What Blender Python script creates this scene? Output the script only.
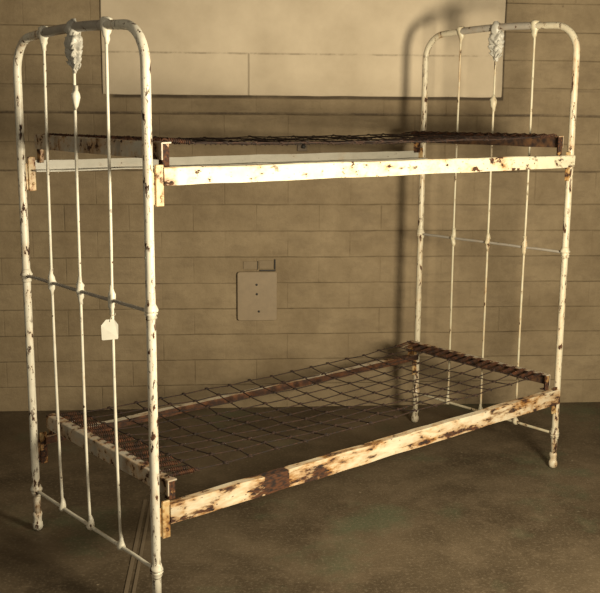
import bpy, bmesh, math, random
from mathutils import Vector, Matrix, noise
random.seed(7)
for o in list(bpy.data.objects): bpy.data.objects.remove(o)
S = bpy.context.scene
COL = S.collection
R = math.radians

# ------------------------------------------------------------------ camera
cam_d = bpy.data.cameras.new('camera'); cam = bpy.data.objects.new('camera', cam_d); COL.objects.link(cam)
cam_d.sensor_fit = 'HORIZONTAL'; cam_d.sensor_width = 36; cam_d.lens = 965.8 / 600 * 36
yaw, pitch, roll = R(4.423), R(-10.560), R(0.404)
fw = Vector((math.sin(yaw)*math.cos(pitch), math.cos(yaw)*math.cos(pitch), math.sin(pitch)))
rt = Vector((math.cos(yaw), -math.sin(yaw), 0)); up = rt.cross(fw)
r2 = math.cos(roll)*rt + math.sin(roll)*up; u2 = -math.sin(roll)*rt + math.cos(roll)*up
m = Matrix((r2, u2, -fw)).transposed().to_4x4(); m.translation = Vector((1.002, -4.589, 1.413))
cam.matrix_world = m
cam_d.clip_start = 0.05
S.camera = cam

# ------------------------------------------------------------------ light, world, exposure
W = bpy.data.worlds.new('world'); S.world = W; W.use_nodes = True
W.node_tree.nodes['Background'].inputs[0].default_value = (1.0, 0.82, 0.60, 1)
W.node_tree.nodes['Background'].inputs[1].default_value = 0.075
def area(name, loc, aim, size, power, color, sy=None, spread=180):
    d = bpy.data.lights.new(name, 'AREA'); d.energy = power; d.color = color
    d.shape = 'RECTANGLE'; d.size = size; d.size_y = sy or size; d.spread = R(spread)
    o = bpy.data.objects.new(name, d); COL.objects.link(o); o.location = loc
    o.rotation_euler = (Vector(aim) - Vector(loc)).to_track_quat('-Z', 'Y').to_euler()
    return o
area('work_lamp', (2.30, -3.10, 1.15), (1.15, 0, 2.0), 0.42, 108, (1.0, 0.88, 0.65))
area('fill_light', (-0.6, -5.2, 2.3), (0.9, -2.2, 0.5), 1.5, 27, (1.0, 0.89, 0.68))  # broad fill added front-left to lift the unlit sides, stands for no fixture
S.view_settings.view_transform = 'Standard'; S.view_settings.look = 'None'
S.view_settings.gamma = 1; S.view_settings.use_curve_mapping = False
S.view_settings.exposure = 0.0

# ------------------------------------------------------------------ material helpers
class NT:
    def __init__(s, name):
        s.m = bpy.data.materials.new(name); s.m.use_nodes = True; s.t = s.m.node_tree
        s.b = s.t.nodes['Principled BSDF']; s.out = s.t.nodes['Material Output']
        s.co = s.t.nodes.new('ShaderNodeTexCoord').outputs['Object']
    def n(s, k, **kw):
        x = s.t.nodes.new(k)
        for a, v in kw.items(): setattr(x, a, v)
        return x
    def put(s, sock, v):
        if isinstance(v, bpy.types.NodeSocket): s.t.links.new(v, sock)
        elif v is not None: sock.default_value = v
    def math(s, op, a, b=None, c=None, clamp=False):
        x = s.n('ShaderNodeMath', operation=op, use_clamp=clamp)
        for i, v in enumerate((a, b, c)):
            if v is not None: s.put(x.inputs[i], v)
        return x.outputs[0]
    def map(s, scale=(1, 1, 1), loc=(0, 0, 0), vec=None):
        x = s.n('ShaderNodeMapping'); s.put(x.inputs[0], vec or s.co)
        x.inputs['Scale'].default_value = scale; x.inputs['Location'].default_value = loc
        return x.outputs[0]
    def noise(s, scale, detail=6, rough=.6, vec=None, dist=0):
        x = s.n('ShaderNodeTexNoise'); s.put(x.inputs['Vector'], vec or s.co)
        x.inputs['Scale'].default_value = scale; x.inputs['Detail'].default_value = detail
        x.inputs['Roughness'].default_value = rough; x.inputs['Distortion'].default_value = dist
        return x.outputs['Fac']
    def step(s, v, a, b, lo=0, hi=1):
        x = s.n('ShaderNodeMapRange'); s.put(x.inputs[0], v)
        for i, q in enumerate((a, b, lo, hi)): s.put(x.inputs[1 + i], q)
        return x.outputs[0]
    def mix(s, f, a, b, mode='MIX'):
        x = s.n('ShaderNodeMix', data_type='RGBA', blend_type=mode)
        s.put(x.inputs[0], f); s.put(x.inputs[6], a if isinstance(a, bpy.types.NodeSocket) else (*a, 1))
        s.put(x.inputs[7], b if isinstance(b, bpy.types.NodeSocket) else (*b, 1))
        return x.outputs[2]
    def bump(s, h, strength=.3, dist=.01):
        x = s.n('ShaderNodeBump'); s.put(x.inputs['Height'], h)
        x.inputs['Strength'].default_value = strength; x.inputs['Distance'].default_value = dist
        s.t.links.new(x.outputs[0], s.b.inputs['Normal'])
    def xyz(s, vec=None):
        x = s.n('ShaderNodeSeparateXYZ'); s.put(x.inputs[0], vec or s.co); return x.outputs
    def done(s, col, rough=.6, metal=0, spec=None):
        s.put(s.b.inputs['Base Color'], col if isinstance(col, bpy.types.NodeSocket) else (*col, 1))
        s.put(s.b.inputs['Roughness'], rough); s.put(s.b.inputs['Metallic'], metal)
        if spec is not None: s.b.inputs['Specular IOR Level'].default_value = spec
        return s.m

CREAM = (.74, .69, .56)
def painted(name, rust=.5, chips=.5, cream=CREAM, sc=(1, 1, 1), band=None, stain=.5, seed=0):
    """chipped cream enamel over rusted iron; rust 0..1 sets how much paint is gone"""
    k = NT(name); v = k.map(sc, (seed * 3.1, seed * 1.7, seed))
    n1 = k.noise(9, 8, .65, v); n2 = k.noise(42, 5, .6, v); n3 = k.noise(120, 3, .5, v)
    if band:
        x = k.xyz()[0]
        for (c, hw, amt) in band:
            d = k.math('ABSOLUTE', k.math('SUBTRACT', x, c))
            n1 = k.math('ADD', n1, k.math('MULTIPLY', k.step(d, hw * .8, hw * 1.25, 1, 0), amt))
    nn = k.math('ADD', k.math('MULTIPLY', n1, .62), k.math('MULTIPLY', n2, .38))
    t = .74 - .26 * rust
    bare = k.step(nn, t, t + .012)
    tc = .74 - .12 * chips
    chip = k.math('MULTIPLY', k.step(n2, tc, tc + .015), k.step(n1, .40, .50))
    fleck = k.step(n3, .76 - .06 * chips, .78 - .06 * chips)
    mask = k.math('MAXIMUM', k.math('MAXIMUM', bare, chip), k.math('MULTIPLY', fleck, .85))
    st = k.math('POWER', k.step(nn, t - .17, t - .005), 1.4)
    c = k.mix(k.math('MULTIPLY', st, stain), cream, (.44, .215, .048))
    st2 = k.math('POWER', k.step(nn, t - .07, t), 1.5)
    c = k.mix(k.math('MULTIPLY', st2, stain), c, (.20, .085, .022))
    c = k.mix(k.step(k.noise(26, 5, .6, v), .38, .72, 0, .45), c, tuple(q * .62 for q in cream))
    rc = k.mix(k.step(n3, .38, .62), (.016, .008, .005), (.085, .030, .009))
    c = k.mix(mask, c, rc)
    k.bump(k.math('SUBTRACT', k.math('MULTIPLY', n3, .3), mask), .6, .0016)
    return k.done(c, k.step(mask, 0, 1, .42, .9))

def rusty(name, a=(.03, .013, .007), b=(.13, .05, .018), sc=40):
    k = NT(name); n = k.noise(sc, 6, .65)
    k.bump(n, .6, .002)
    return k.done(k.mix(k.step(n, .4, .65), a, b), .85)

def wall_material():
    k = NT('painted_block_wall'); o = k.xyz()
    x, z = o[0], o[2]
    z2 = k.math('ADD', k.math('MINIMUM', z, 1.0),
         k.math('ADD', k.math('MULTIPLY', k.math('MINIMUM', k.math('MAXIMUM', k.math('SUBTRACT', z, 1.0), 0), .16), .126/.16),
                k.math('MULTIPLY', k.math('MAXIMUM', k.math('SUBTRACT', z, 1.16), 0), .126/.13)))
    wob = k.math('MULTIPLY', k.math('SUBTRACT', k.noise(3, 3), .5), .012)
    cv = k.n('ShaderNodeCombineXYZ')
    k.put(cv.inputs[0], k.math('ADD', x, .055)); k.put(cv.inputs[1], k.math('ADD', k.math('ADD', z2, .008 + .126*4), wob))
    br = k.n('ShaderNodeTexBrick'); br.offset = .5; br.squash = 1
    k.put(br.inputs['Vector'], cv.outputs[0])
    br.inputs['Scale'].default_value = 1; br.inputs['Brick Width'].default_value = .30; br.inputs['Row Height'].default_value = .126
    br.inputs['Mortar Size'].default_value = .0048; br.inputs['Mortar Smooth'].default_value = 1
    br.inputs['Color1'].default_value = (1, 1, 1, 1); br.inputs['Color2'].default_value = (.93, .92, .91, 1)
    br.inputs['Mortar'].default_value = (.93, .92, .9, 1)
    joint = br.outputs['Fac']
    fr_ = k.math('FRACT', k.math('DIVIDE', k.math('ADD', k.math('ADD', z2, .008 + .126*4), wob), .126))
    bed_ = k.math('MAXIMUM', k.step(fr_, .0, .05, 1, 0), k.step(fr_, .95, 1, 0, 1))
    joint = k.math('MULTIPLY', joint, k.math('MAXIMUM', bed_, k.step(k.noise(2.7, 3), .42, .60, .05, .6)))
    joint = k.math('MULTIPLY', joint, k.step(k.noise(4.5, 6, .7, k.map(loc=(3, 0, 1))), .36, .60, .40, 1))
    n = k.noise(2.6, 9, .72); nf = k.noise(55, 5, .6); nx = k.noise(5, 6, .7, k.map((1, 1, 2.6)))
    c = k.mix(k.step(n, .35, .68), (.310, .237, .143), (.180, .130, .072))
    tint = k.mix(br.outputs['Fac'], br.outputs['Color'], (.97, .965, .96))
    c = k.mix(.75, c, tint, 'MULTIPLY')
    c = k.mix(k.step(nx, .50, .72, 0, .55), c, (.15, .108, .065))
    # grime that has settled in the joints, broken up
    g = k.math('MULTIPLY', joint, k.step(k.noise(11, 8, .8, k.map((1, 1, 3))),   .42, .66, .18, .85))
    c = k.mix(g, c, (.10, .07, .042))
    # scuffs and smears across the paint
    sm = k.step(k.noise(9, 9, .78, k.map((1, 1, 2.2), (7, 0, 2))), .56, .72, 0, .42)
    c = k.mix(sm, c, (.115, .080, .047))
    # the two soot-marked courses beneath the plaster field
    for zc, amt in ((1.425, .9), (1.16, .55), (1.54, .3)):
        d = k.math('ABSOLUTE', k.math('SUBTRACT', k.math('ADD', z, wob), zc))
        f = k.math('MULTIPLY', k.step(d, .002, .008, 1, 0), k.step(k.noise(6, 6, .8), .40, .60, .15, 1))
        c = k.mix(k.math('MULTIPLY', f, amt), c, (.07, .048, .03))
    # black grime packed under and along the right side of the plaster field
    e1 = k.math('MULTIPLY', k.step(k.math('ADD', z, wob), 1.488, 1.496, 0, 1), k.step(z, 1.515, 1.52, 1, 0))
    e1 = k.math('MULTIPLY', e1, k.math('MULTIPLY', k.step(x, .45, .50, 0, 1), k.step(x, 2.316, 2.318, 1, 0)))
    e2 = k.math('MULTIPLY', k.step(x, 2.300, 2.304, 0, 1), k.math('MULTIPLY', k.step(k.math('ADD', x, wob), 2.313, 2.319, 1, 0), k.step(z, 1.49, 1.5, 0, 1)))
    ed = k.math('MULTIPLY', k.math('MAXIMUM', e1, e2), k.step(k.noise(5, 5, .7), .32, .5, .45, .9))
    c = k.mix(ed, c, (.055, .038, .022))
    # pits
    vo = k.n('ShaderNodeTexVoronoi'); k.put(vo.inputs['Vector'], k.map((1, 1, 1))); vo.inputs['Scale'].default_value = 5.5
    vo.inputs['Randomness'].default_value = 1
    pit = k.math('MULTIPLY', k.step(vo.outputs['Distance'], .018, .035, 1, 0), k.step(k.noise(4, 2), .5, .55))
    c = k.mix(k.math('MULTIPLY', pit, .75), c, (.06, .04, .025))
    h = k.math('ADD', k.math('MULTIPLY', joint, -.7), k.math('ADD', k.math('MULTIPLY', nf, .35), k.math('MULTIPLY', n, .9)))
    k.bump(h, .75, .008)
    return k.done(c, .72, spec=.25)

def plaster_material():
    k = NT('smooth_plaster'); o = k.xyz()
    n = k.noise(3.5, 6, .6); nf = k.noise(45, 5, .6)
    c = k.mix(k.step(n, .32, .7), (.60, .50, .36), (.46, .375, .26))
    wob = k.math('MULTIPLY', k.math('SUBTRACT', k.noise(6, 4), .5), .008)
    d = k.math('ABSOLUTE', k.math('SUBTRACT', k.math('ADD', o[2], wob), 1.697))
    f = k.math('MULTIPLY', k.step(d, .0015, .006, 1, 0), k.step(k.noise(6, 6, .8), .42, .58, .1, 1))
    dx = k.math('ABSOLUTE', k.math('SUBTRACT', k.math('ADD', o[0], wob), 1.11))
    fx = k.math('MULTIPLY', k.step(dx, .0015, .006, 1, 0), k.step(o[2], 1.695, 1.70, 1, 0))
    line = k.math('MAXIMUM', f, fx)
    c = k.mix(k.math('MULTIPLY', line, .55), c, (.16, .12, .075))
    vo = k.n('ShaderNodeTexVoronoi'); k.put(vo.inputs['Vector'], k.map((1, 1, 1.4), (.3, 0, .2))); vo.inputs['Scale'].default_value = 5
    pit = k.math('MULTIPLY', k.step(k.math('ADD', vo.outputs['Distance'], k.math('MULTIPLY', nf, .03)), .035, .06, 1, 0), k.step(k.noise(3, 2), .46, .5))
    c = k.mix(k.math('MULTIPLY', pit, .6), c, (.15, .11, .07))
    k.bump(k.math('SUBTRACT', k.math('ADD', k.math('MULTIPLY', nf, .2), k.math('MULTIPLY', n, .5)), line), .45, .004)
    return k.done(c, .7, spec=.25)

def floor_material():
    k = NT('worn_concrete_floor')
    n = k.noise(1.6, 8, .62, dist=.4); n2 = k.noise(7, 8, .7); n3 = k.noise(90, 4, .6); ng = k.noise(2.3, 5, .6, k.map(loc=(4, 2, 0)))
    c = k.mix(k.step(n, .34, .66), (.040, .028, .016), (.130, .096, .057))
    c = k.mix(k.step(ng, .56, .68, 0, .6), c, (.085, .105, .058))
    c = k.mix(k.step(n2, .48, .72, 0, .6), c, (.175, .130, .082))
    c = k.mix(k.step(n3, .52, .70, 0, .45), c, (.24, .19, .13))
    vo = k.n('ShaderNodeTexVoronoi', feature='DISTANCE_TO_EDGE'); k.put(vo.inputs['Vector'], k.map((1, 1, 1))); vo.inputs['Scale'].default_value = .8
    vec = k.n('ShaderNodeVectorMath', operation='ADD'); k.put(vec.inputs[0], k.co)
    ns = k.n('ShaderNodeTexNoise'); ns.inputs['Scale'].default_value = 3; ns.inputs['Detail'].default_value = 6; k.put(vec.inputs[1], ns.outputs['Color'])
    k.t.links.new(vec.outputs[0], vo.inputs['Vector'])
    crack = k.math('MULTIPLY', k.step(vo.outputs['Distance'], .001, .004, 1, 0), .12)
    c = k.mix(crack, c, (.03, .022, .014))
    sv = k.n('ShaderNodeTexVoronoi'); k.put(sv.inputs['Vector'], k.co); sv.inputs['Scale'].default_value = 16
    sp = k.math('MULTIPLY', k.step(sv.outputs['Distance'], .06, .10, 1, 0), k.step(k.noise(9, 2), .58, .62))
    c = k.mix(k.math('MULTIPLY', sp, .6), c, (.40, .33, .23))
    k.bump(k.math('ADD', n2, k.math('MULTIPLY', n3, .3)), .35, .006)
    return k.done(c, k.step(n, .3, .7, .5, .75), spec=.3)

M = dict(
    frame=painted('chipped_cream_enamel', .38, 1.35, sc=(1.7, 1.7, .7), stain=.7),
    frame2=painted('chipped_cream_enamel_worn', .42, 1.4, cream=(.64, .57, .42), sc=(1.6, 1.6, .6), stain=.9, seed=3),
    spindle=painted('cream_enamel_rod', .22, .7, stain=.4, seed=2),
    spindle2=painted('yellowed_enamel_rod', .40, 1.0, cream=(.58, .52, .37), sc=(1, 1, .5), stain=.8, seed=5),
    grey=painted('greyed_enamel', .30, .9, cream=(.40, .36, .30), stain=.4, seed=4),
    cast=painted('silver_grey_casting', .1, .5, cream=(.50, .47, .40), stain=.2, seed=6),
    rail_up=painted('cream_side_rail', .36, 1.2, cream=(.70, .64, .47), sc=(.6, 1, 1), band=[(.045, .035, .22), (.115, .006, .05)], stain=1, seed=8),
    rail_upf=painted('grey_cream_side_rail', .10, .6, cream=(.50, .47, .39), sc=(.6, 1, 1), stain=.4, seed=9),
    rail_low=painted('rust_streaked_side_rail', .66, 1.3, cream=(.68, .60, .44), sc=(.40, 1, 1.3), band=[(.425, .040, .5), (.355, .035, .07), (.06, .03, .07)], stain=1.0, seed=11),
    rail_lowf=painted('rusted_inner_side_rail', .40, 1.0, cream=(.62, .56, .44), sc=(.5, 1, 1), band=[(1.10, .10, .14), (1.76, .08, .2), (.10, .10, .2)], stain=.8, seed=12),
    bracket=painted('rusty_bracket', .80, 1.2, cream=(.60, .48, .27), stain=1.0, seed=13),
    hanger=painted('rusted_hanger', 1.0, 1.4, cream=(.48, .36, .2), stain=1.0, seed=17),
    bar=painted('end_bar_enamel', .62, 1.2, cream=(.46, .42, .34), stain=.8, seed=14),
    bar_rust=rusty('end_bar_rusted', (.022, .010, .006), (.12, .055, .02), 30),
    spring=rusty('rusted_spring_steel', (.020, .009, .005), (.12, .040, .012)), wire=rusty('rusted_wire', (.014, .008, .005), (.048, .020, .010), 60),
    rust=rusty('bare_rust', (.03, .013, .007), (.12, .045, .015), 30),
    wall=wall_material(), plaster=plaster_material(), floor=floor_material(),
)
def plain(name, col, r=.6):
    k = NT(name); n = k.noise(30, 4)
    return k.done(k.mix(k.step(n, .3, .7), tuple(c*.85 for c in col), col), r)
M['plate'] = plain('painted_cover_plate', (.275, .205, .125), .6)
M['dark'] = plain('dark_iron', (.02, .015, .01), .6)
M['paper'] = plain('white_paper', (.84, .80, .68), .8)
M['ink'] = plain('faded_ink', (.50, .46, .36), .8)
M['string'] = plain('string', (.5, .45, .35), .9)
M['strip'] = plain('worn_metal_strip', (.17, .13, .085), .5)
M['patch'] = plain('mortar_patch', (.235, .175, .105), .8)

# ------------------------------------------------------------------ mesh helpers
def build(name, bm, mat, parent=None, smooth=False, bevel=0):
    bmesh.ops.recalc_face_normals(bm, faces=bm.faces)
    me = bpy.data.meshes.new(name); bm.to_mesh(me); bm.free()
    if smooth:
        for f in me.polygons: f.use_smooth = True
    for mt in (mat if isinstance(mat, list) else [mat]): me.materials.append(mt)
    o = bpy.data.objects.new(name, me); COL.objects.link(o)
    if parent: o.parent = parent
    if bevel:
        b = o.modifiers.new('bevel', 'BEVEL'); b.width = bevel; b.segments = 2; b.limit_method = 'ANGLE'
    return o
def sweep(bm, pts, rad, seg=12, cap=True, closed=False):
    """tube along pts; rad is a number or a list"""
    pts = [Vector(p) for p in pts]; n = len(pts)
    rads = rad if isinstance(rad, (list, tuple)) else [rad] * n
    t0 = (pts[1] - pts[0]).normalized()
    nrm = t0.orthogonal().normalized(); rings = []; prev = t0
    for i, p in enumerate(pts):
        a = pts[max(0, i-1)]; b = pts[min(n-1, i+1)]
        t = (b - a).normalized() if (b - a).length > 1e-9 else prev
        q = prev.rotation_difference(t); nrm = (q @ nrm); nrm = (nrm - t * nrm.dot(t)).normalized(); prev = t
        bn = t.cross(nrm)
        rings.append([bm.verts.new(p + (nrm*math.cos(2*math.pi*j/seg) + bn*math.sin(2*math.pi*j/seg)) * rads[i]) for j in range(seg)])
    for i in range(n - 1):
        for j in range(seg):
            bm.faces.new((rings[i][j], rings[i][(j+1) % seg], rings[i+1][(j+1) % seg], rings[i+1][j]))
    if cap: bm.faces.new(rings[0][::-1]); bm.faces.new(rings[-1])
def lathe(bm, c, prof, seg=20, axis='z', bump=0):
    """prof: list of (height along axis, radius)"""
    c = Vector(c); ax = {'z': Vector((0, 0, 1)), 'y': Vector((0, 1, 0)), 'x': Vector((1, 0, 0))}[axis]
    u = ax.orthogonal().normalized(); v = ax.cross(u); rings = []
    for h, r in prof:
        ring = []
        for j in range(seg):
            a = 2*math.pi*j/seg; p = c + ax*h + (u*math.cos(a) + v*math.sin(a))*r
            if bump: p += (u*math.cos(a) + v*math.sin(a)) * noise.noise(p*70) * bump
            ring.append(bm.verts.new(p))
        rings.append(ring)
    for i in range(len(rings)-1):
        for j in range(seg):
            bm.faces.new((rings[i][j], rings[i][(j+1) % seg], rings[i+1][(j+1) % seg], rings[i+1][j]))
    bm.faces.new(rings[0][::-1]); bm.faces.new(rings[-1])
def box(bm, a, b, mi=0):
    x0, y0, z0 = a; x1, y1, z1 = b
    v = [bm.verts.new(p) for p in ((x0,y0,z0),(x1,y0,z0),(x1,y1,z0),(x0,y1,z0),(x0,y0,z1),(x1,y0,z1),(x1,y1,z1),(x0,y1,z1))]
    for f in ((0,3,2,1),(4,5,6,7),(0,1,5,4),(1,2,6,5),(2,3,7,6),(3,0,4,7)):
        bm.faces.new([v[i] for i in f]).material_index = mi
def extrude_profile(bm, prof, p0, p1, axis, cuts=30, wob=.0008):
    """prof = closed 2-D outline; axis 'x': prof=(y,z) swept along x; axis 'y': prof=(x,z) swept along y.
    p0/p1 = (along, z offset)"""
    rings = []
    for i in range(cuts + 1):
        t = i / cuts; s = p0[0]*(1-t) + p1[0]*t; dz = p0[1]*(1-t) + p1[1]*t
        ring = []
        for a, z in prof:
            w = noise.noise(Vector((s*9, a*20, z*20))) * wob
            ring.append(bm.verts.new((s, a + w, z + dz + w) if axis == 'x' else (a + w, s, z + dz + w)))
        rings.append(ring)
    n = len(prof)
    for i in range(cuts):
        for j in range(n):
            bm.faces.new((rings[i][j], rings[i][(j+1) % n], rings[i+1][(j+1) % n], rings[i+1][j]))
    bm.faces.new(rings[0][::-1]); bm.faces.new(rings[-1])
def tag(o, label, cat, group=None):
    o['label'] = label; o['category'] = cat
    if group: o['group'] = group
    return o
def structure(o): o['kind'] = 'structure'; return o

# ------------------------------------------------------------------ the room
bm = bmesh.new(); box(bm, (-4, -7, -.12), (7, .2, 0)); structure(build('floor', bm, M['floor']))
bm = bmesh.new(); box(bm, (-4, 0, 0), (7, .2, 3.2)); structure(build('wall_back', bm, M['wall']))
# smooth plaster field standing proud of the blocks
bm = bmesh.new(); rings = []
xs = [.443 + (2.306-.443)*i/60 for i in range(61)]
def edge(p): return noise.noise(Vector((p*8, 0, 3))) * .0025
front = []; back = []
outline = [(x, 1.507 + edge(x)) for x in xs] + [(2.306 + edge(z+5), z) for z in [1.55 + 1.64*i/30 for i in range(31)]] + [(.443 + edge(z+9), z) for z in [3.19 - 1.64*i/30 for i in range(31)]]
front = [bm.verts.new((x, -.012, z)) for x, z in outline]; back = [bm.verts.new((x, -.0002, z)) for x, z in outline]
bm.faces.new(front); bm.faces.new(back[::-1])
for i in range(len(front)):
    j = (i+1) % len(front); bm.faces.new((front[i], front[j], back[j], back[i]))
structure(build('trim_1', bm, M['plaster'], bevel=.004))
# metal joint strips let into the floor, running away from the wall
bm = bmesh.new()
for x0, x1 in ((.688, .700), (.712, .722)): box(bm, (x0, -6.9, 0), (x1, -1.15, .003))
structure(build('trim_2', bm, M['strip']))
# roughly filled slot above the cover plate
bm = bmesh.new()
sl = [(1.075, .690), (1.158, .688), (1.160, .735), (1.238, .738), (1.240, .690)]
box(bm, (1.083, -.004, .690), (1.150, 0, .728)); box(bm, (1.158, -.005, .693), (1.226, 0, .733))
structure(build('trim_3', bm, M['patch'], bevel=.002))
bm = bmesh.new()
box(bm, (1.231, -.007, .690), (1.238, 0, .738)); box(bm, (1.160, -.006, .681), (1.238, 0, .688)); box(bm, (1.15, -.005, .688), (1.1535, 0, .73))
structure(build('trim_4', bm, M['dark'], bevel=.002))

# ------------------------------------------------------------------ things on the wall
plate = bpy.data.objects.new('cover_plate', None); COL.objects.link(plate); plate.location = (1.149, 0, .441)
tag(plate, 'painted rectangular cover plate with three dark screw holes on the block wall', 'wall plate')
bm = bmesh.new(); w, h, r = .095, .238, .012; o2 = []
for cx, cz, a0 in ((w-r, r, -90), (w-r, h-r, 0), (-w+r, h-r, 90), (-w+r, r, 180)):
    for q in range(6):
        a = R(a0 + q*18); o2.append((cx + r*math.cos(a), cz + r*math.sin(a)))
f = [bm.verts.new((x, -.017, z)) for x, z in o2]; b = [bm.verts.new((x, -.0003, z)) for x, z in o2]
bm.faces.new(f); bm.faces.new(b[::-1])
for i in range(len(f)): j = (i+1) % len(f); bm.faces.new((f[i], f[j], b[j], b[i]))
build('plate_face', bm, M['plate'], plate, bevel=.0025)
for x, z in ((-.003, .176), (-.002, .130), (.008, .045)):
    bm = bmesh.new(); lathe(bm, (x, -.0195, z), [(0, .0035), (.001, .0055), (.003, .006)], 12, 'y')
    build('screw', bm, M['dark'], plate, smooth=True)
hook = bpy.data.objects.new('wall_bracket', None); COL.objects.link(hook); hook.location = (1.362, 0, 1.276)
tag(hook, 'small square iron fixing plate with a dark bolt on the wall behind the upper bunk', 'wall bracket')
bm = bmesh.new(); box(bm, (-.024, -.008, -.024), (.024, -.0002, .024)); build('fixing_plate', bm, plain('dull_brown_plate', (.16, .115, .07)), hook, bevel=.003)
bm = bmesh.new(); lathe(bm, (.006, -.024, -.002), [(0, .007), (.002, .010), (.016, .011)], 6, 'y'); build('bolt', bm, M['dark'], hook)

# ------------------------------------------------------------------ the bed (bed axes: x along the length, y towards the wall side, z up)
BW, BL = .7714, 1.9
bed = bpy.data.objects.new('bunk_bed', None); COL.objects.link(bed)
bed.location = (.798, -2.013, 0); bed.rotation_euler = (0, 0, R(35.949))
tag(bed, 'antique iron bunk bed in chipped cream enamel with rusted wire spring decks', 'bunk bed')
MID, LOW = .892, .1443
RODS = (BW/2 - .189, BW/2, BW/2 + .189)

def jr(p, r, a=.04, f=30): return r * (1 + a * noise.noise(Vector(p) * f))
def end_frame(x, top, mat, rodmat, cornmat, orn_h, bulb_z, label):
    c = .105; rad = .0132
    pts = []
    def arcpts():
        P = []
        for i in range(23): P.append((x, -.0, .055 + (top - c - .055)*i/22))
        for i in range(1, 10):
            a = R(90*i/9); P.append((x, c - c*math.cos(a), top - c - .006 + (c)*math.sin(a)))
        n = 14
        for i in range(1, n):
            t = i/n; P.append((x, c + (BW-2*c)*t, top - .006 + .010*math.sin(math.pi*t)))
        for i in range(0, 10):
            a = R(90 - 90*i/9); P.append((x, BW - c + c*math.cos(a), top - c - .006 + c*math.sin(a)))
        for i in range(1, 23): P.append((x, BW, .055 + (top - c - .055)*(1 - i/22)))
        return P
    P = arcpts(); bm = bmesh.new()
    sweep(bm, P, [jr(p, rad) for p in P], 18)
    # collars where the cross rails are cast on
    for y in (0, BW):
        for z in (MID, LOW):
            lathe(bm, (x, y, z), [(-.022, .0132), (-.017, .0160), (-.010, .0155), (-.0055, .0190), (-.0035, .0150), (-.0015, .0152), (0, .0195), (.005, .0198), (.010, .0170), (.017, .0150), (.024, .0130)], 20, bump=.004)
    fr = build('end_frame', bm, mat, bed, smooth=True); fr['label'] = label
    # a greyer, flattened wrap on the top tube between the rods
    for y in (0, BW):
        bm = bmesh.new()
        lathe(bm, (x, y, 0), [(0, .010), (.004, .0155), (.016, .0185), (.028, .0165), (.032, .0135), (.042, .0128), (.050, .0150), (.058, .0160), (.066, .0135)], 20, bump=.003)
        build('foot', bm, mat, fr, smooth=True)
    for z, rr in ((MID, .0054), (LOW, .0056)):
        bm = bmesh.new(); Q = [(x, BW*i/24, z + .0015*noise.noise(Vector((x, i*.4, z)))) for i in range(25)]
        sweep(bm, Q, [jr(q, rr, .1, 50) for q in Q], 10)
        build('cross_rail', bm, M['grey'] if z == MID else rodmat, fr, smooth=True)
    for k, y in enumerate(RODS):
        bm = bmesh.new(); rr = .0045
        zt = top + .004
        Z = [LOW + (zt - LOW)*i/60 for i in range(61)]
        bend = .013 if x == 0 else 0
        Q = [(x + .002*noise.noise(Vector((k, z*1.3, x))), y + bend*math.sin(math.pi*min(1, max(0, (z-LOW)/(zt-LOW)))**.9) + .003*noise.noise(Vector((k+5, z*1.3, x))), z) for z in Z]
        sweep(bm, Q, [jr(q, rr, .15, 40) for q in Q], 10)
        # lead castings: at the middle rail, the lower rail and under the top tube
        lathe(bm, (x, y + bend, MID), [(-.040, .0045), (-.026, .007), (-.018, .0095), (-.010, .0092), (0, .0125), (.010, .0110), (.018, .0115), (.030, .007), (.046, .0045)], 14, bump=.006)
        lathe(bm, (x, y, LOW), [(-.011, .005), (-.008, .010), (0, .0125), (.010, .0105), (.022, .0068), (.036, .0045)], 14, bump=.005)
        if k != 1:
            lathe(bm, (x, y, zt), [(-.056, .0045), (-.042, .007), (-.033, .0105), (-.025, .0125), (-.014, .0155), (.004, .0172), (.012, .016), (.016, .008)], 16, bump=.006)
        build('spindle', bm, rodmat, fr, smooth=True)
    y = BW/2
    # cast leaf ornament on the middle spindle
    bm = bmesh.new(); seg, nz = 40, 44
    hz = orn_h; zc = top - .012
    rings = []
    for i in range(nz + 1):
        t = i/nz; z = zc - hz*t
        env = (math.sin(math.pi*min(1, t*1.35 + .16)) if t < .46 else max(.0, 1 - ((t-.46)/.60))**.85)
        env = max(.16, env)
        ring = []
        for j in range(seg):
            a = 2*math.pi*j/seg; ca, sa = math.cos(a), math.sin(a)
            lob = 1 + .10*math.sin(t*22 + 3*abs(sa)*2) + .07*math.cos(5*a)
            p = Vector((x + .020*env*ca*lob, y + .036*env*sa*lob, z + .006*math.sin(5*a)*env))
            p += Vector((ca, sa, 0)) * (noise.noise(p*75)*.0045 + noise.noise(p*230)*.0032)
            ring.append(bm.verts.new(p))
        rings.append(ring)
    for i in range(nz):
        for j in range(seg): bm.faces.new((rings[i][j], rings[i][(j+1)%seg], rings[i+1][(j+1)%seg], rings[i+1][j]))
    bm.faces.new(rings[0][::-1]); bm.faces.new(rings[-1])
    # raised leaflets fanning over the body
    for k in range(11):
        t = .10 + .075*k; side = 1 if k % 2 else -1
        c0 = Vector((x - .013, y + side*.012, zc - hz*t)); d = Vector((-.002, side*.016, .010))
        for sx in (-1, 1):
            q0 = Vector((x + sx*.014*(1-abs(t-.4)), c0.y, c0.z))
            sweep(bm, [q0 - d*.5, q0, q0 + d*.6, q0 + d], [.001, .0038, .0032, .001], 8)
    lathe(bm, (x, y, top), [(-.024, .010), (-.018, .020), (-.004, .0225), (.010, .021), (.018, .013), (.028, .007)], 18, bump=.012)
    og = build('ornament', bm, M['cast'], fr, smooth=True); og['label'] = 'rough silvery leaf-shaped casting'
    bm = bmesh.new()
    lathe(bm, (x, y, bulb_z), [(-.036, .0045), (-.024, .008), (-.014, .0115), (0, .0125), (.010, .0135), (.020, .009), (.034, .0045)], 14, bump=.008)
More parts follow.
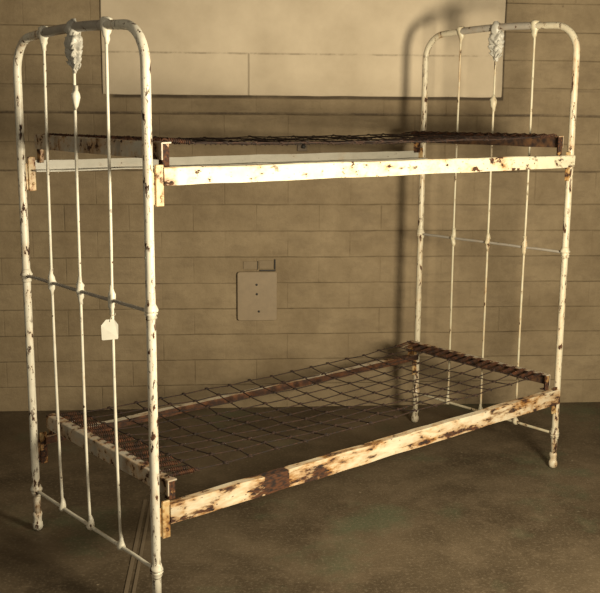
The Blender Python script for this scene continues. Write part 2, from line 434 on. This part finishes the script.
    build('bead', bm, rodmat, fr, smooth=True)
    # greyed sleeve along the crown of the arch
    bm = bmesh.new(); n = 16; y0, y1 = BW/2 - .20, BW/2 + .20
    Q = []
    for i in range(n+1):
        yy = y0 + (y1-y0)*i/n; t = (yy-c)/(BW-2*c); Q.append((x, yy, top - .006 + .010*math.sin(math.pi*t)))
    sweep(bm, Q, [jr(q, .0142, .05, 60) for q in Q], 16)
    build('crown_sleeve', bm, M['grey'], fr, smooth=True)['label'] = 'greyed worn top of the arch'
    return fr
end_frame(0, 1.654, M['frame'], M['spindle'], None, .112, 1.462, 'lower arched end frame, nearer the camera, tag on one rod')
end_frame(BL, 1.772, M['frame2'], M['spindle2'], None, .120, 1.475, 'taller arched end frame nearest the wall')

# side rails ---------------------------------------------------------
def side_rail(near, ztop, h, mat, label):
    bm = bmesh.new(); t = .004; fl = .030
    x0, x1 = (.040, BL + (.004 if ztop > 1 else -.004)) if near else (.030, BL - .02)
    if near:   # upright face outside, top flange turned inwards
        y = -.0185
        prof = [(y, ztop-h), (y, ztop-.003), (y+.003, ztop), (y+fl, ztop), (y+fl, ztop-t), (y+t+.002, ztop-t), (y+t, ztop-h)]
    elif ztop < 1:      # upright face inside, top flange turned outwards
        y = BW - .030
        prof = [(y, ztop-h), (y, ztop), (y+.030, ztop), (y+.030, ztop-t), (y+t, ztop-t), (y+t, ztop-h)]
    else:      # upright face outside, lower flange turned inwards
        y = BW - .012
        prof = [(y, ztop), (y+t, ztop), (y+t, ztop-h), (y-.034, ztop-h), (y-.034, ztop-h+t), (y, ztop-h+t)]
    extrude_profile(bm, prof, (x0, .004 if near and ztop > 1 else 0), (x1, 0), 'x', 60, .0022)
    bm.faces.ensure_lookup_table()
    if isinstance(mat, list):
        for f in bm.faces:
            f.material_index = 0 if min(v.co.z for v in f.verts) > ztop - t - .001 or max(v.co.z for v in f.verts) - min(v.co.z for v in f.verts) < .003 and f.calc_center_median().z > ztop - .002 else 1
    r = build('side_rail', bm, mat, bed); r['label'] = label
    yb = (-.0185 + .009 if near else BW - .012)
    for xe, s in ((0, 1), (BL, -1)):
        bm = bmesh.new()
        # plate that drops over the post's cast lug
        zt = ztop + .012; zb = ztop - .098
        xa, xb = sorted((xe + s*.0165, xe + s*.041))
        box(bm, (xa, yb-.004, zb), (xb, yb+.004, zt))
        xa, xb = sorted((xe + s*.010, xe + s*.026))
        box(bm, (xa, yb+.003, zb+.004), (xb, yb+.014, zt-.02))
        # bolt head
        lathe(bm, (xe + s*.032, yb-.0075, zb+.024), [(0, .004), (.004, .006)], 8, 'y')
        build('rail_bracket', bm, M['bracket'], r, bevel=.002)
    return r
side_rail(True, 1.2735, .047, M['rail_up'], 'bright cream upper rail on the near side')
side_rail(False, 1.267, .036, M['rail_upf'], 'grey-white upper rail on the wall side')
side_rail(True, .336, .058, M['rail_low'], 'heavily rusted lower rail on the near side')
side_rail(False, .337, .026, [M['rail_lowf'], M['rust']], 'rust-brown lower rail on the wall side')

# spring decks -------------------------------------------------------
def helix(bm, p0, p1, r, turns, wire, seg=5, npt=8):
    p0, p1 = Vector(p0), Vector(p1); d = p1 - p0; L = d.length; t = d.normalized()
    u = t.cross(Vector((0, 0, 1))).normalized(); v = t.cross(u)
    pts = [p0]; n = int(turns*npt)
    for i in range(n+1):
        q = i/n; a = 2*math.pi*turns*q
        pts.append(p0 + t*(L*(.10 + .80*q)) + (u*math.cos(a) + v*math.sin(a))*r)
    pts.append(p1); sweep(bm, pts, wire, seg)
def spring_deck(z, matL, matR, label, sag, seed):
    rnd = random.Random(seed)
    xa, xb = .165, BL - .165
    y0, y1 = .035, .745
    ny, nx = 9, 15
    ys = [y0 + (y1-y0)*i/ny for i in range(ny+1)]
    xs = [xa + (xb-xa)*i/nx for i in range(nx+1)]
    jit = {}
    def P(i, j):
        if (i, j) not in jit:
            jit[(i, j)] = ((rnd.random()-.5)*.016, (rnd.random()-.5)*.012, (rnd.random()-.5)*.006)
        a, b, c = jit[(i, j)]
        x, y = xs[i], ys[j]
        if i in (0, nx): a *= .3
        u = (x-xa)/(xb-xa); w = (y-y0)/(y1-y0)
        s = sag * (math.sin(math.pi*u)**.7) * (.35 + .65*math.sin(math.pi*w))
        bow = .010*math.sin(math.pi*u) * (1 if w < .5 else -1) * abs(2*w-1)
        return Vector((x+a, y+b+bow, z - .006 - s + c))
    bm = bmesh.new(); wr = .0022
    for j in range(ny+1):
        for i in range(nx):
            p, q = P(i, j), P(i+1, j); d = (q-p)
            m_ = (p+q)/2
            sweep(bm, [p - d*.07, p + d*.1, m_, q - d*.1, q + d*.07], wr, 5)
    for i in range(nx+1):
        for j in range(ny):
            p, q = P(i, j), P(i, j+1); d = (q-p)
            sweep(bm, [p - d*.10 + Vector((0,0,.002)), p + d*.12, (p+q)/2, q - d*.12, q + d*.10 + Vector((0,0,.002))], wr, 5)
    # the hooked knots where the links catch each other
    for i in range(nx+1):
        for j in range(ny+1):
            p = P(i, j); k = []
            for a in range(9):
                t = 2*math.pi*a/8; k.append(p + Vector((0.0085*math.cos(t), .0075*math.sin(t), .003*math.sin(2*t))))
            sweep(bm, k, .0023, 5)
    deck = build('spring_deck', bm, M['wire'], bed, smooth=True); deck['label'] = label
    for s, xe, mt in ((1, .046, matL), (-1, BL-.046, matR)):
        # angle bar: upright flange outside, flat flange on top, turned inwards
        bm = bmesh.new(); t = .004; h = .046; fl = .030
        prof = [(xe, z-h), (xe, z-.002), (xe+s*.002, z), (xe+s*fl, z), (xe+s*fl, z-t), (xe+s*t, z-t), (xe+s*t, z-h)]
        extrude_profile(bm, prof, (.004, -.004 if s > 0 else .0), (BW-.004, .003), 'y', 40, .002)
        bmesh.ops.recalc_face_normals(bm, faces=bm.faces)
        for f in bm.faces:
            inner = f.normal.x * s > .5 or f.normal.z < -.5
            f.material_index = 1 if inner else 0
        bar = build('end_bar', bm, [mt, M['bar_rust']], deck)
        for y in (.008, BW-.012):
            bm = bmesh.new(); a, b = sorted((xe + s*.004, xe + s*.026)); 
            zb = z - .088 if z > 1 else z - .064
            box(bm, (a, y-.002, zb), (b, y+.003, z-.004)); box(bm, (a, y-.002, zb), (b, y+.026 if y < .4 else y+.003, zb+.004))
            a, b = sorted((xe + s*.0045, xe + s*.008)); box(bm, (a, y-.002 if y < .4 else y-.02, zb), (b, y+.020 if y < .4 else y+.003, z-.004))
            build('corner_hanger', bm, M['hanger'], deck, bevel=.0015)
        # the row of coil springs
        N = 17; xg = xa if s > 0 else xb
        for k in range(N):
            y = .025 + (BW-.055)*k/(N-1) + (rnd.random()-.5)*.006
            yy = min(max(y + (rnd.random()-.5)*.01, y0), y1)
            bm = bmesh.new()
            p0 = (xe + s*.018, y, z + .003); p1 = (xg + (rnd.random()-.5)*.008, yy, z - .007)
            helix(bm, p0, p1, .0058, 11, .0017)
            # hook over the bar
            sweep(bm, [(xe + s*.018, y, z-.008), (xe + s*.014, y, z+.001), (xe + s*.020, y, z + .004), Vector(p0) + Vector((s*.010, 0, .001))], .0019, 5)
            build('coil_spring', bm, M['spring'], deck, smooth=True)
    return deck
spring_deck(.402, M['bar'], M['bar'], 'lower deck of rusted link wire and coil springs', .036, 3)
spring_deck(1.347, M['bar'], M['bar'], 'upper deck of rusted link wire and coil springs', .020, 9)

# ------------------------------------------------------------------ paper tag tied to a rod of the lower end frame
tg = bpy.data.objects.new('paper_tag', None); COL.objects.link(tg)
ty = RODS[0]
bw = Matrix.Translation(bed.location) @ Matrix.Rotation(R(35.949), 4, 'Z')
rod = bw @ Vector((0, ty + .0125, .774))
tg.location = rod + Vector((-.0065, -.0035, .004)); tg.rotation_euler = (0, 0, R(-3))
tag(tg, 'small white paper tag tied to a thin rod of the near end frame', 'tag')
bm = bmesh.new(); w, h = .0235, .062
o2 = [(-w, .002), (-w*.9, 0), (w*.93, .004), (w, .008), (w*1.02, h*.74), (w*.5, h), (-w*.45, h*.97), (-w*1.04, h*.70)]
f = [bm.verts.new((x, -.0085 - .002*math.sin(z*60), z)) for x, z in o2]; b = [bm.verts.new((x, -.0077 - .002*math.sin(z*60), z)) for x, z in o2]
bm.faces.new(f); bm.faces.new(b[::-1])
for i in range(len(f)): j = (i+1) % len(f); bm.faces.new((f[i], f[j], b[j], b[i]))
build('tag_card', bm, M['paper'], tg)
bm = bmesh.new()
K = [(.0065 + .0085*math.cos(t), .0035 + .0085*math.sin(t), h + .012 + .002*math.sin(2*t)) for t in [2*math.pi*i/16 for i in range(17)]]
sweep(bm, K, .001, 5); sweep(bm, [(.0065, -.005, h+.012), (.003, -.008, h+.003), (0, -.0085, h-.008)], .001, 5)
build('string_loop', bm, M['string'], tg, smooth=True)
